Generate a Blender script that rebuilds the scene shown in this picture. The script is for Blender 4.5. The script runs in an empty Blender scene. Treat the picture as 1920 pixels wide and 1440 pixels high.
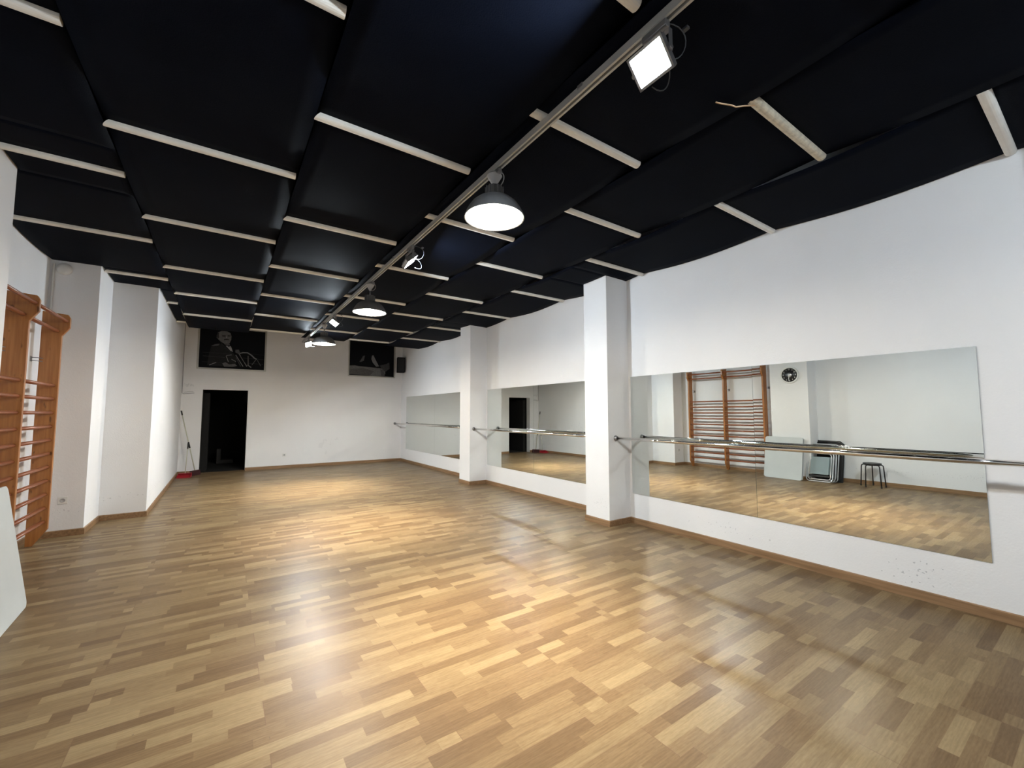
import bpy, bmesh, math, random
from mathutils import Vector, Matrix, Euler
random.seed(7)
PI = math.pi
C = bpy.context.scene.collection
S = bpy.context.scene

# ------------------------------------------------------------------ camera
cam_d = bpy.data.cameras.new('camera')
cam = bpy.data.objects.new('camera', cam_d); C.objects.link(cam)
cam.location = (0, 0, 1.45)
cam.rotation_euler = Euler((math.radians(90 + 3.97), 0, math.radians(-34.4)), 'XYZ')
cam_d.sensor_fit = 'HORIZONTAL'; cam_d.sensor_width = 36.0
cam_d.lens = 788.0 / 1920.0 * 36.0
cam_d.clip_start = 0.02; cam_d.clip_end = 60
S.camera = cam

# ------------------------------------------------------------------ world and exposure
w = bpy.data.worlds.new('world'); S.world = w; w.use_nodes = True
w.node_tree.nodes['Background'].inputs[0].default_value = (0.02, 0.022, 0.03, 1)
w.node_tree.nodes['Background'].inputs[1].default_value = 0.05
S.view_settings.view_transform = 'Standard'
S.view_settings.look = 'None'
S.view_settings.exposure = 0.0
S.view_settings.gamma = 1.0
S.view_settings.use_curve_mapping = False
cy = S.cycles
cy.max_bounces = 14; cy.diffuse_bounces = 6; cy.glossy_bounces = 8; cy.transmission_bounces = 4
cy.caustics_reflective = True; cy.caustics_refractive = False
cy.blur_glossy = 0.0
cy.use_guiding = True; cy.use_surface_guiding = True; cy.use_volume_guiding = False
cy.sample_clamp_indirect = 0.0; cy.sample_clamp_direct = 0.0
cy.use_denoising = True
FLOOD_E = 1050.0      # emission of the floodlight faces
BULB_E = 1550.0      # emission of the pendant bulbs
BEAM_W = 820.0       # beam thrown down by each pendant's reflector
FLOOD_COL = (0.80, 0.91, 1.0)
BULB_COL = (1.0, 0.93, 0.78)

# ------------------------------------------------------------------ materials
def new_mat(name):
    m = bpy.data.materials.new(name); m.use_nodes = True
    return m, m.node_tree, m.node_tree.nodes['Principled BSDF']

def pmat(name, col, rough=0.5, metal=0.0, spec=0.5, bump=0.0, bscale=60.0, vary=0.0, vscale=6.0):
    m, nt, b = new_mat(name)
    b.inputs['Base Color'].default_value = (*col, 1); b.inputs['Roughness'].default_value = rough
    b.inputs['Metallic'].default_value = metal; b.inputs['Specular IOR Level'].default_value = spec
    tc = nt.nodes.new('ShaderNodeTexCoord')
    if vary:
        n = nt.nodes.new('ShaderNodeTexNoise'); n.inputs['Scale'].default_value = vscale; n.inputs['Detail'].default_value = 5
        nt.links.new(tc.outputs['Object'], n.inputs['Vector'])
        r = nt.nodes.new('ShaderNodeValToRGB'); r.color_ramp.elements[0].position = 0.3; r.color_ramp.elements[1].position = 0.7
        r.color_ramp.elements[0].color = (*[c * (1 - vary) for c in col], 1)
        r.color_ramp.elements[1].color = (*[min(1, c * (1 + vary)) for c in col], 1)
        nt.links.new(n.outputs['Fac'], r.inputs['Fac']); nt.links.new(r.outputs['Color'], b.inputs['Base Color'])
    if bump:
        n = nt.nodes.new('ShaderNodeTexNoise'); n.inputs['Scale'].default_value = bscale; n.inputs['Detail'].default_value = 3
        nt.links.new(tc.outputs['Object'], n.inputs['Vector'])
        bp = nt.nodes.new('ShaderNodeBump'); bp.inputs['Strength'].default_value = bump; bp.inputs['Distance'].default_value = 0.004
        nt.links.new(n.outputs['Fac'], bp.inputs['Height']); nt.links.new(bp.outputs['Normal'], b.inputs['Normal'])
    return m

def emat(name, col, e):
    m = bpy.data.materials.new(name); m.use_nodes = True; nt = m.node_tree; nt.nodes.clear()
    o = nt.nodes.new('ShaderNodeOutputMaterial'); em = nt.nodes.new('ShaderNodeEmission')
    em.inputs[0].default_value = (*col, 1); em.inputs[1].default_value = e
    nt.links.new(em.outputs[0], o.inputs[0]); return m

class G:
    """small node-graph helper"""
    def __init__(s, nt): s.nt = nt
    def val(s, x, sock):
        if isinstance(x, (int, float)): sock.default_value = x
        else: s.nt.links.new(x, sock)
    def m(s, op, a, b=0.0, c=None):
        n = s.nt.nodes.new('ShaderNodeMath'); n.operation = op
        s.val(a, n.inputs[0]); s.val(b, n.inputs[1])
        if c is not None: s.val(c, n.inputs[2])
        return n.outputs[0]
    def vec(s, x, y, z=0.0):
        n = s.nt.nodes.new('ShaderNodeCombineXYZ')
        s.val(x, n.inputs[0]); s.val(y, n.inputs[1]); s.val(z, n.inputs[2]); return n.outputs[0]
    def white(s, v):
        n = s.nt.nodes.new('ShaderNodeTexWhiteNoise'); n.noise_dimensions = '3D'
        s.nt.links.new(v, n.inputs['Vector']); return n.outputs['Value']
    def noise(s, v, scale, detail=3.0):
        n = s.nt.nodes.new('ShaderNodeTexNoise'); n.inputs['Scale'].default_value = scale; n.inputs['Detail'].default_value = detail
        s.nt.links.new(v, n.inputs['Vector']); return n.outputs['Fac']
    def ramp(s, f, stops):
        n = s.nt.nodes.new('ShaderNodeValToRGB'); cr = n.color_ramp
        while len(cr.elements) < len(stops): cr.elements.new(0.5)
        for e, (p, c) in zip(cr.elements, stops): e.position = p; e.color = (*c, 1)
        s.nt.links.new(f, n.inputs['Fac']); return n.outputs['Color']
    def mix(s, f, a, b, mode='MIX'):
        n = s.nt.nodes.new('ShaderNodeMix'); n.data_type = 'RGBA'; n.blend_type = mode
        s.val(f, n.inputs[0])
        for x, i in ((a, 6), (b, 7)):
            if isinstance(x, tuple): n.inputs[i].default_value = (*x, 1)
            else: s.nt.links.new(x, n.inputs[i])
        return n.outputs[2]

def laminate():
    m, nt, b = new_mat('laminate_planks'); g = G(nt)
    tc = nt.nodes.new('ShaderNodeTexCoord'); sp = nt.nodes.new('ShaderNodeSeparateXYZ')
    nt.links.new(tc.outputs['Object'], sp.inputs[0]); X, Y = sp.outputs[0], sp.outputs[1]
    yb = g.m('DIVIDE', g.m('ADD', Y, 0.05), 0.2)
    brow = g.m('FLOOR', yb)
    srow = g.m('FLOOR', g.m('MULTIPLY', yb, 3.0))
    odd = g.m('MODULO', g.m('ADD', brow, 200.0), 2.0)
    xb = g.m('DIVIDE', g.m('SUBTRACT', g.m('ADD', X, 14.3), g.m('ADD', 0.22, g.m('MULTIPLY', odd, 0.715))), 1.43)
    bidx = g.m('FLOOR', xb); bfr = g.m('FRACT', xb)
    r1 = g.white(g.vec(srow, bidx, 3.0))
    nst = g.m('ADD', 2.6, g.m('MULTIPLY', r1, 1.8))
    st = g.m('ADD', g.m('MULTIPLY', bfr, nst), g.m('MULTIPLY', g.white(g.vec(srow, bidx, 9.0)), 0.8))
    sidx = g.m('FLOOR', st)
    rv = g.white(g.vec(srow, g.m('ADD', sidx, g.m('MULTIPLY', bidx, 17.0)), 1.0))
    base = g.ramp(rv, [(0.0, (0.148, 0.094, 0.050)), (0.35, (0.184, 0.120, 0.063)), (0.65, (0.222, 0.153, 0.082)), (1.0, (0.280, 0.203, 0.111))])
    # long grain
    gv = g.vec(g.m('MULTIPLY', X, 2.0), g.m('MULTIPLY', Y, 42.0), rv)
    gr = g.noise(gv, 3.0, 6.0)
    col = g.mix(0.45, base, g.ramp(gr, [(0.3, (0.45, 0.42, 0.38)), (0.7, (1.0, 1.0, 1.0))]), 'MULTIPLY')
    fig = g.noise(g.vec(g.m('MULTIPLY', X, 14.0), g.m('MULTIPLY', Y, 60.0), rv), 2.0, 5.0)
    col = g.mix(0.25, col, g.ramp(fig, [(0.35, (0.6, 0.5, 0.42)), (0.6, (1.0, 1.0, 1.0))]), 'MULTIPLY')
    # board joints
    dy = g.m('ABSOLUTE', g.m('SUBTRACT', g.m('FRACT', yb), 0.5)); ly = g.m('GREATER_THAN', dy, 0.4935)
    dx = g.m('ABSOLUTE', g.m('SUBTRACT', bfr, 0.5)); lx = g.m('GREATER_THAN', dx, 0.4988)
    col = g.mix(g.m('MULTIPLY', ly, 0.35), col, (0.16, 0.09, 0.05))
    col = g.mix(g.m('MULTIPLY', lx, 0.7), col, (0.13, 0.075, 0.045))
    # specks of wear
    sc = g.noise(g.vec(X, Y, 0.0), 38.0, 2.0)
    col = g.mix(g.m('MULTIPLY', g.m('GREATER_THAN', sc, 0.765), 0.7), col, (0.09, 0.06, 0.045))
    nt.links.new(col, b.inputs['Base Color'])
    rn = g.noise(g.vec(X, Y, 0.0), 2.5, 5.0)
    nt.links.new(g.m('ADD', 0.27, g.m('MULTIPLY', rn, 0.14)), b.inputs['Roughness'])
    b.inputs['Specular IOR Level'].default_value = 0.09
    bh = g.noise(g.vec(X, Y, 0.0), 9.0, 2.0)
    bp = nt.nodes.new('ShaderNodeBump'); bp.inputs['Strength'].default_value = 0.12; bp.inputs['Distance'].default_value = 0.004
    nt.links.new(g.m('ADD', bh, g.m('MULTIPLY', g.m('ADD', lx, ly), -0.2)), bp.inputs['Height'])
    nt.links.new(bp.outputs['Normal'], b.inputs['Normal'])
    return m

def wallpaint(name, col, scuffs=()):
    """matt paint; scuffs: (axis, centre, half width, z0, z1, scale, threshold) dark marks with a shape of their own"""
    m, nt, b = new_mat(name); g = G(nt)
    tc = nt.nodes.new('ShaderNodeTexCoord'); sp = nt.nodes.new('ShaderNodeSeparateXYZ')
    nt.links.new(tc.outputs['Object'], sp.inputs[0])
    P = tc.outputs['Object']
    n = g.noise(P, 1.6, 5.0)
    c = g.ramp(n, [(0.3, tuple(k * 0.97 for k in col)), (0.7, col)])
    for ax, ce, hw, z0, z1, sc, th, st in scuffs:
        A = sp.outputs[ax]; Z = sp.outputs[2]
        ma = g.m('SUBTRACT', 1.0, g.m('MINIMUM', g.m('DIVIDE', g.m('ABSOLUTE', g.m('SUBTRACT', A, ce)), hw), 1.0))
        zc, zh = (z0 + z1) / 2, (z1 - z0) / 2
        mz = g.m('SUBTRACT', 1.0, g.m('MINIMUM', g.m('DIVIDE', g.m('ABSOLUTE', g.m('SUBTRACT', Z, zc)), zh), 1.0))
        k = g.m('ADD', g.noise(P, sc, 3.0), g.m('MULTIPLY', g.m('SUBTRACT', g.m('MULTIPLY', ma, mz), 0.5), 0.16))
        f = g.m('MULTIPLY', g.m('MULTIPLY', g.m('GREATER_THAN', k, th), st), g.m('GREATER_THAN', g.m('MULTIPLY', ma, mz), 0.02))
        c = g.mix(f, c, (0.24, 0.25, 0.28))
    nt.links.new(c, b.inputs['Base Color']); b.inputs['Roughness'].default_value = 0.75
    b.inputs['Specular IOR Level'].default_value = 0.25
    bn = g.noise(P, 70.0, 3.0); b2 = g.noise(P, 5.0, 3.0)
    bp = nt.nodes.new('ShaderNodeBump'); bp.inputs['Strength'].default_value = 0.35; bp.inputs['Distance'].default_value = 0.003
    nt.links.new(g.m('ADD', bn, g.m('MULTIPLY', b2, 2.0)), bp.inputs['Height']); nt.links.new(bp.outputs['Normal'], b.inputs['Normal'])
    return m

def woodmat(name, lo, hi, axis=2, rough=0.4, knots=False):
    m, nt, b = new_mat(name); g = G(nt)
    tc = nt.nodes.new('ShaderNodeTexCoord'); sp = nt.nodes.new('ShaderNodeSeparateXYZ')
    nt.links.new(tc.outputs['Object'], sp.inputs[0]); o = [sp.outputs[i] for i in range(3)]
    s = [28.0] * 3; s[axis] = 1.6
    gr = g.noise(g.vec(*[g.m('MULTIPLY', o[i], s[i]) for i in range(3)]), 1.6, 6.0)
    c = g.ramp(gr, [(0.3, lo), (0.7, hi)])
    if knots:
        k = g.noise(g.vec(*[g.m('MULTIPLY', o[i], 4.0 if i == axis else 11.0) for i in range(3)]), 1.9, 1.0)
        c = g.mix(g.ramp(k, [(0.68, (0, 0, 0)), (0.74, (0.8, 0.8, 0.8))]), c, tuple(x * 0.35 for x in lo))
    nt.links.new(c, b.inputs['Base Color']); b.inputs['Roughness'].default_value = rough
    return m

M = {}
M['floor'] = laminate()
M['white'] = wallpaint('white_wall_paint', (0.80, 0.80, 0.81))
M['white_right'] = wallpaint('white_wall_paint_scuffed', (0.80, 0.80, 0.81),
    [(1, 1.0, 0.28, 0.10, 0.32, 42.0, 0.652, 0.5), (1, 2.5, 0.7, 0.08, 0.34, 42.0, 0.69, 0.4), (1, 4.0, 0.4, 0.08, 0.45, 60.0, 0.68, 0.3)])
M['white_left'] = wallpaint('white_wall_paint_marked', (0.80, 0.80, 0.81),
    [(1, 10.5, 1.8, 0.2, 1.6, 14.0, 0.66, 0.12), (2, 0.3, 0.3, 0.1, 0.5, 50.0, 0.70, 0.4)])
M['white_back'] = wallpaint('white_wall_paint_back', (0.79, 0.785, 0.79),
    [(0, -0.72, 0.14, 2.08, 2.17, 26.0, 0.5, 0.25), (0, 2.3, 0.5, 0.3, 0.9, 8.0, 0.62, 0.08)])
M['skirt'] = woodmat('oak_skirting', (0.19, 0.108, 0.052), (0.32, 0.19, 0.10), axis=1, rough=0.4)
M['skirt_x'] = woodmat('oak_skirting_cross', (0.19, 0.108, 0.052), (0.32, 0.19, 0.10), axis=0, rough=0.4)
M['panel'] = pmat('black_acoustic_sheet', (0.0028, 0.0040, 0.0082), 0.6, spec=0.02, bump=0.25, bscale=160, vary=0.15, vscale=3)
M['soffit'] = pmat('dark_soffit', (0.01, 0.01, 0.012), 0.9)
M['bar'] = pmat('cream_batten', (0.78, 0.76, 0.71), 0.5, vary=0.06, vscale=9)
M['bar_worn'] = pmat('worn_batten', (0.58, 0.53, 0.42), 0.5, vary=0.22, vscale=30)
M['track'] = pmat('grey_track_metal', (0.50, 0.50, 0.485), 0.42, metal=0.35, vary=0.05)
M['slot'] = pmat('dark_slot', (0.05, 0.045, 0.04), 0.6)
M['light_grey'] = pmat('light_grey_plastic', (0.42, 0.42, 0.43), 0.45, vary=0.03)
M['shade'] = pmat('grey_shade_enamel', (0.20, 0.20, 0.205), 0.4, metal=0.2, vary=0.05, vscale=20)
M['reflector'] = pmat('faceted_reflector', (0.86, 0.90, 0.95), 0.22, metal=0.95, bump=0.15, bscale=45)
M['chrome'] = pmat('chrome_tube', (0.80, 0.79, 0.77), 0.07, metal=1.0)
M['dull_metal'] = pmat('dull_metal', (0.30, 0.30, 0.31), 0.4, metal=0.7)
M['silver'] = pmat('silver_tube', (0.62, 0.63, 0.64), 0.28, metal=0.75)
M['alu'] = pmat('aluminium_frame', (0.52, 0.51, 0.47), 0.35, metal=0.35, vary=0.05)
M['mirror'] = pmat('mirror_silvering', (0.80, 0.835, 0.815), 0.0, metal=1.0)
M['mirror_edge'] = pmat('mirror_edge', (0.14, 0.18, 0.16), 0.3)
M['pine'] = woodmat('varnished_pine', (0.29, 0.105, 0.026), (0.42, 0.175, 0.05), axis=2, rough=0.33, knots=True)
M['rung'] = woodmat('varnished_rung', (0.20, 0.055, 0.022), (0.30, 0.10, 0.042), axis=1, rough=0.3)
M['black'] = pmat('black_plastic', (0.012, 0.012, 0.013), 0.4, bump=0.1)
M['black_cloth'] = pmat('speaker_grille', (0.008, 0.008, 0.009), 0.8, bump=0.4, bscale=200)
M['table'] = pmat('pale_grey_laminate', (0.52, 0.55, 0.56), 0.4, vary=0.02, bump=0.1, bscale=90)
M['seatgrey'] = pmat('grey_blue_seat', (0.24, 0.30, 0.32), 0.45, vary=0.06)
M['red'] = pmat('red_plastic', (0.42, 0.015, 0.03), 0.4, vary=0.05)
M['bristle'] = pmat('dark_red_bristle', (0.05, 0.012, 0.014), 0.9, bump=0.8, bscale=150)
M['handle'] = pmat('pale_handle', (0.56, 0.55, 0.44), 0.4, vary=0.06)
M['white_plastic'] = pmat('white_plastic', (0.72, 0.72, 0.70), 0.4, vary=0.02)
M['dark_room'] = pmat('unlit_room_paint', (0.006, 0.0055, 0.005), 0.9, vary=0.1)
M['dark_object'] = pmat('grey_unlit_object', (0.05, 0.046, 0.043), 0.8, vary=0.1)
M['wire'] = pmat('cable', (0.30, 0.30, 0.31), 0.4)
M['white_wire'] = pmat('grey_cable', (0.06, 0.065, 0.075), 0.4)
M['brass'] = pmat('copper_wire', (0.60, 0.42, 0.26), 0.35, metal=0.5)
M['flood_face'] = emat('floodlight_led_panel', FLOOD_COL, FLOOD_E)
M['bulb'] = emat('lit_bulb', BULB_COL, BULB_E)
M['black_box'] = pmat('matt_black_box', (0.004, 0.004, 0.005), 0.6, spec=0.15)
M['print_black'] = pmat('print_black', (0.003, 0.0035, 0.005), 0.5, spec=0.12)
GREY = {}
def grey(v):
    v = round(min(0.5, v * 1.8), 3)
    if v not in GREY: GREY[v] = pmat('print_grey_%d' % int(v * 1000), (v, v, v * 1.02), 0.5, spec=0.15, vary=0.18, vscale=25)
    return GREY[v]

# ------------------------------------------------------------------ helpers
def obj(name, bm, mats, parent=None, loc=None, rot=None, smooth=False, mods=None):
    me = bpy.data.meshes.new(name)
    if smooth:
        for f in bm.faces: f.smooth = True
    bm.to_mesh(me); bm.free()
    for m in (mats if isinstance(mats, (list, tuple)) else [mats]): me.materials.append(m)
    o = bpy.data.objects.new(name, me); C.objects.link(o)
    if parent: o.parent = parent
    if loc is not None: o.location = loc
    if rot is not None: o.rotation_euler = rot
    if smooth:
        try: me.set_sharp_from_angle(angle=math.radians(40))
        except Exception: pass
    return o
def tag(o, label=None, cat=None, group=None, kind=None):
    if label: o['label'] = label
    if cat: o['category'] = cat
    if group: o['group'] = group
    if kind: o['kind'] = kind
    return o
def thing(name, label, cat, loc=(0, 0, 0), rot=(0, 0, 0), group=None):
    o = bpy.data.objects.new(name, None); C.objects.link(o); o.empty_display_size = 0.1
    o.location = loc; o.rotation_euler = rot
    return tag(o, label, cat, group)
def copy_tree(o, parent=None):
    c = o.copy(); C.objects.link(c)
    if parent: c.parent = parent
    for ch in [x for x in C.objects if x.parent == o]:
        copy_tree(ch, c)
    return c
def struct(name, bm, mats, parent=None, **k):
    o = obj(name, bm, mats, parent, **k)
    if parent is None: o['kind'] = 'structure'
    return o
def box(bm, x0, x1, y0, y1, z0, z1, mi=0, bev=0.0, mat=None):
    r = bmesh.ops.create_cube(bm, size=1.0)
    vs = r['verts']
    for v in vs:
        v.co = Vector(((x0 + x1) / 2 + v.co.x * (x1 - x0), (y0 + y1) / 2 + v.co.y * (y1 - y0), (z0 + z1) / 2 + v.co.z * (z1 - z0)))
    fs = list({f for v in vs for f in v.link_faces})
    for f in fs: f.material_index = mi
    if bev > 0:
        es = list({e for v in vs for e in v.link_edges})
        rr = bmesh.ops.bevel(bm, geom=es, offset=bev, segments=2, affect='EDGES', profile=0.5)
        vs = list({v for f in rr['faces'] for v in f.verts} | {v for v in vs if v.is_valid})
        for f in rr['faces']: f.material_index = mi
    if mat is not None:
        bmesh.ops.transform(bm, matrix=mat, verts=[v for v in vs if v.is_valid])
    return vs
def quad(bm, pts, mi=0):
    f = bm.faces.new([bm.verts.new(p) for p in pts]); f.material_index = mi; return f
def prism(bm, pts, d, mi=0):
    """pts: closed 3-D outline; d: extrusion vector"""
    d = Vector(d); a = [bm.verts.new(p) for p in pts]; b = [bm.verts.new(Vector(p) + d) for p in pts]
    n = len(pts); fs = [bm.faces.new(a), bm.faces.new(b[::-1])]
    for i in range(n): fs.append(bm.faces.new([a[i], b[i], b[(i + 1) % n], a[(i + 1) % n]]))
    for f in fs: f.material_index = mi
    bmesh.ops.recalc_face_normals(bm, faces=fs)
    return fs
def tube(bm, pts, r, seg=10, closed=False, mi=0, caps=True):
    pts = [Vector(p) for p in pts]; n = len(pts); rings = []
    prev = None
    for i, p in enumerate(pts):
        if closed: t = (pts[(i + 1) % n] - pts[i - 1])
        else: t = pts[min(i + 1, n - 1)] - pts[max(i - 1, 0)]
        t.normalize()
        if prev is None:
            u = t.orthogonal().normalized()
        else:
            u = (prev - t * prev.dot(t)).normalized()
        prev = u; v = t.cross(u)
        rr = r[i] if isinstance(r, (list, tuple)) else r
        rings.append([bm.verts.new(p + (u * math.cos(2 * PI * k / seg) + v * math.sin(2 * PI * k / seg)) * rr) for k in range(seg)])
    m = n if closed else n - 1
    for i in range(m):
        A, B = rings[i], rings[(i + 1) % n]
        for k in range(seg):
            f = bm.faces.new([A[k], A[(k + 1) % seg], B[(k + 1) % seg], B[k]]); f.material_index = mi; f.smooth = True
    if caps and not closed:
        bm.faces.new(rings[0][::-1]).material_index = mi; bm.faces.new(rings[-1]).material_index = mi
def lathe(bm, prof, seg=32, mi=0, off=(0, 0, 0), close=False):
    rings = []
    for r, z in prof:
        rings.append([bm.verts.new((off[0] + r * math.cos(2 * PI * k / seg), off[1] + r * math.sin(2 * PI * k / seg), off[2] + z)) for k in range(seg)] if r > 1e-5
                     else [bm.verts.new((off[0], off[1], off[2] + z))])
    for A, B in zip(rings, rings[1:]):
        for k in range(seg):
            k2 = (k + 1) % seg
            if len(A) == 1 and len(B) == 1: continue
            if len(A) == 1: f = bm.faces.new([A[0], B[k2], B[k]])
            elif len(B) == 1: f = bm.faces.new([A[k], A[k2], B[0]])
            else: f = bm.faces.new([A[k], A[k2], B[k2], B[k]])
            f.material_index = mi; f.smooth = True
def arc(cx, cy_, r, a0, a1, n=6):
    return [(cx + r * math.cos(a0 + (a1 - a0) * i / n), cy_ + r * math.sin(a0 + (a1 - a0) * i / n)) for i in range(n + 1)]
def rrect(x0, x1, y0, y1, r, n=5):
    return arc(x1 - r, y1 - r, r, 0, PI / 2, n) + arc(x0 + r, y1 - r, r, PI / 2, PI, n) + arc(x0 + r, y0 + r, r, PI, 1.5 * PI, n) + arc(x1 - r, y0 + r, r, 1.5 * PI, 2 * PI, n)
def bez(p0, p1, p2, p3, n=12):
    p0, p1, p2, p3 = map(Vector, (p0, p1, p2, p3)); out = []
    for i in range(n + 1):
        t = i / n; s = 1 - t
        out.append(p0 * s**3 + p1 * 3 * s * s * t + p2 * 3 * s * t * t + p3 * t**3)
    return out
ORD = ['', 'second ', 'third ', 'fourth ', 'fifth ', 'sixth ', 'seventh ', 'eighth ', 'ninth ']

# ------------------------------------------------------------------ room shell
YB = 12.70; XR = 4.54; YF = -3.2; ZT = 3.95
bm = bmesh.new(); box(bm, -2.2, 4.9, YF - 0.2, YB + 3.6, -0.1, 0.0); struct('floor', bm, M['floor'])
bm = bmesh.new(); box(bm, -2.2, 4.9, YF - 0.2, YB + 3.6, ZT, ZT + 0.1); struct('ceiling', bm, M['soffit'])
# right wall with its three pillars
PIL = [(4.13, 3.82, 4.24), (4.15, 7.58, 8.02), (4.13, -0.35, 0.06)]
bm = bmesh.new()
pts = [(XR, YF), (XR, -0.35), (4.13, -0.35), (4.13, 0.06), (XR, 0.06), (XR, 3.82), (4.13, 3.82), (4.13, 4.24), (XR, 4.24),
       (XR, 7.58), (4.15, 7.58), (4.15, 8.02), (XR, 8.02), (XR, YB + 0.2), (XR + 0.25, YB + 0.2), (XR + 0.25, YF)]
prism(bm, [(x, y, 0) for x, y in pts], (0, 0, ZT)); struct('wall_right', bm, M['white_right'])
def skirt(name, line, m, side, h=0.075, t=0.013):
    """baseboard along a polyline; side +1 = thickness to the left of travel"""
    bm = bmesh.new(); n = len(line); P = [Vector((x, y, 0)) for x, y in line]
    offs = []
    for i in range(n):
        d0 = (P[i] - P[i - 1]).normalized() if i else None
        d1 = (P[i + 1] - P[i]).normalized() if i < n - 1 else None
        n0 = Vector((-d0.y, d0.x, 0)) if d0 else None; n1 = Vector((-d1.y, d1.x, 0)) if d1 else None
        if n0 is None: o = n1
        elif n1 is None: o = n0
        else: o = (n0 + n1) / max(0.2, (1 + n0.dot(n1)))
        offs.append(P[i] + o * t * side)
    for i in range(n - 1):
        a, b, c, d = P[i], P[i + 1], offs[i + 1], offs[i]
        up = Vector((0, 0, h)); up2 = Vector((0, 0, h - 0.006))
        quad(bm, [d, c, c + up2, d + up2]); quad(bm, [d + up2, c + up2, b + up, a + up]); quad(bm, [a, b, b + up, a + up])
    for i in (0, n - 1):
        quad(bm, [P[i], offs[i], offs[i] + Vector((0, 0, h - 0.006)), P[i] + Vector((0, 0, h))])
    bmesh.ops.remove_doubles(bm, verts=bm.verts, dist=1e-5); bmesh.ops.recalc_face_normals(bm, faces=bm.faces)
    return struct(name, bm, m)
skirt('baseboard_right', pts[:14][:1] + pts[1:13] + [(XR, YB)], M['skirt'], 1)
# left wall
lp = [(-1.78, YF), (-1.78, 3.88), (-1.36, 3.88), (-1.36, 4.64), (-1.78, 4.64), (-1.78, 7.18), (-1.34, 7.18), (-1.34, 7.90), (-0.85, 7.90), (-0.85, YB)]
bm = bmesh.new()
prism(bm, [(x, y, 0) for x, y in lp + [(-0.85, YB + 0.2), (-2.1, YB + 0.2), (-2.1, YF)]], (0, 0, ZT)); struct('wall_left', bm, M['white_left'])
skirt('baseboard_left', lp, M['skirt'], -1)
# front wall behind the camera
bm = bmesh.new(); box(bm, -2.1, 4.8, YF - 0.2, YF, 0, ZT); struct('wall_front', bm, M['white'])
# back wall with door opening and two recesses
DX0, DX1, DZ = -0.44, 0.50, 2.03
WIN = [(-0.59, 0.87, 2.53, 3.62), (2.93, 4.33, 2.52, 3.62)]
def wall_with_holes(bm, x0, x1, z0, z1, y0, y1, holes):
    xs = sorted({x0, x1} | {v for h in holes for v in h[:2]}); zs = sorted({z0, z1} | {v for h in holes for v in h[2:4]})
    for i in range(len(xs) - 1):
        for j in range(len(zs) - 1):
            cx, cz = (xs[i] + xs[i + 1]) / 2, (zs[j] + zs[j + 1]) / 2
            dep = y1
            for h in holes:
                if h[0] < cx < h[1] and h[2] < cz < h[3]: dep = h[4]; break
            else: dep = 0
            if dep is None: continue
            box(bm, xs[i], xs[i + 1], y0 + dep, y1, zs[j], zs[j + 1])
bm = bmesh.new()
wall_with_holes(bm, -0.85, XR, 0, ZT, YB, YB + 0.2, [(DX0, DX1, 0.0, DZ, None)] + [(a, b, c, d, 0.09) for a, b, c, d in WIN])
bmesh.ops.remove_doubles(bm, verts=bm.verts, dist=1e-5)
struct('wall_back', bm, M['white_back'])
skirt('baseboard_back', [(-0.85, YB), (DX0, YB)], M['skirt_x'], -1)
o = skirt('baseboard_back_right', [(DX1, YB), (XR, YB)], M['skirt_x'], -1)
# the unlit room beyond the opening
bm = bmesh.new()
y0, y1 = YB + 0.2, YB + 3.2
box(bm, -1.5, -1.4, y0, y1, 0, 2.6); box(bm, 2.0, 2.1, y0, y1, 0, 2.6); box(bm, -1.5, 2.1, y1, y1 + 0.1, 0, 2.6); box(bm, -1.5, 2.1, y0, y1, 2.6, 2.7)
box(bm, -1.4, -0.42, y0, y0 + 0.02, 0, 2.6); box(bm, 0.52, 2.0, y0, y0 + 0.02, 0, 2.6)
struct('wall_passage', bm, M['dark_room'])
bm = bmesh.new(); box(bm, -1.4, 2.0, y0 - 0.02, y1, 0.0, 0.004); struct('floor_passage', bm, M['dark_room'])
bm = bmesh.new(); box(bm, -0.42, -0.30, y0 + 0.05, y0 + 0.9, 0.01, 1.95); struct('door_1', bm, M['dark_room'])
bm = bmesh.new(); box(bm, -0.12, 0.28, y0 + 1.9, y0 + 2.3, 0.004, 0.10, bev=0.01); box(bm, -0.12, -0.02, y0 + 1.9, y0 + 2.2, 0.10, 0.42, bev=0.01)
tag(obj('storage_crate', bm, M['dark_object']), 'dim grey crate on the floor of the dark room beyond the doorway', 'crate')
bm = bmesh.new(); lathe(bm, [(0, 0.02), (0.11, 0.02), (0.12, 0.0), (0.12, -0.06)], 24)
o = obj('wall_lamp', bm, M['black'], loc=(0.62, y1 - 0.02, 1.95), rot=(PI / 2, 0, 0)); o.scale = (1, 1.4, 1)
tag(o, 'black oval lamp on the far wall of the dark room beyond the doorway', 'lamp')

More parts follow.
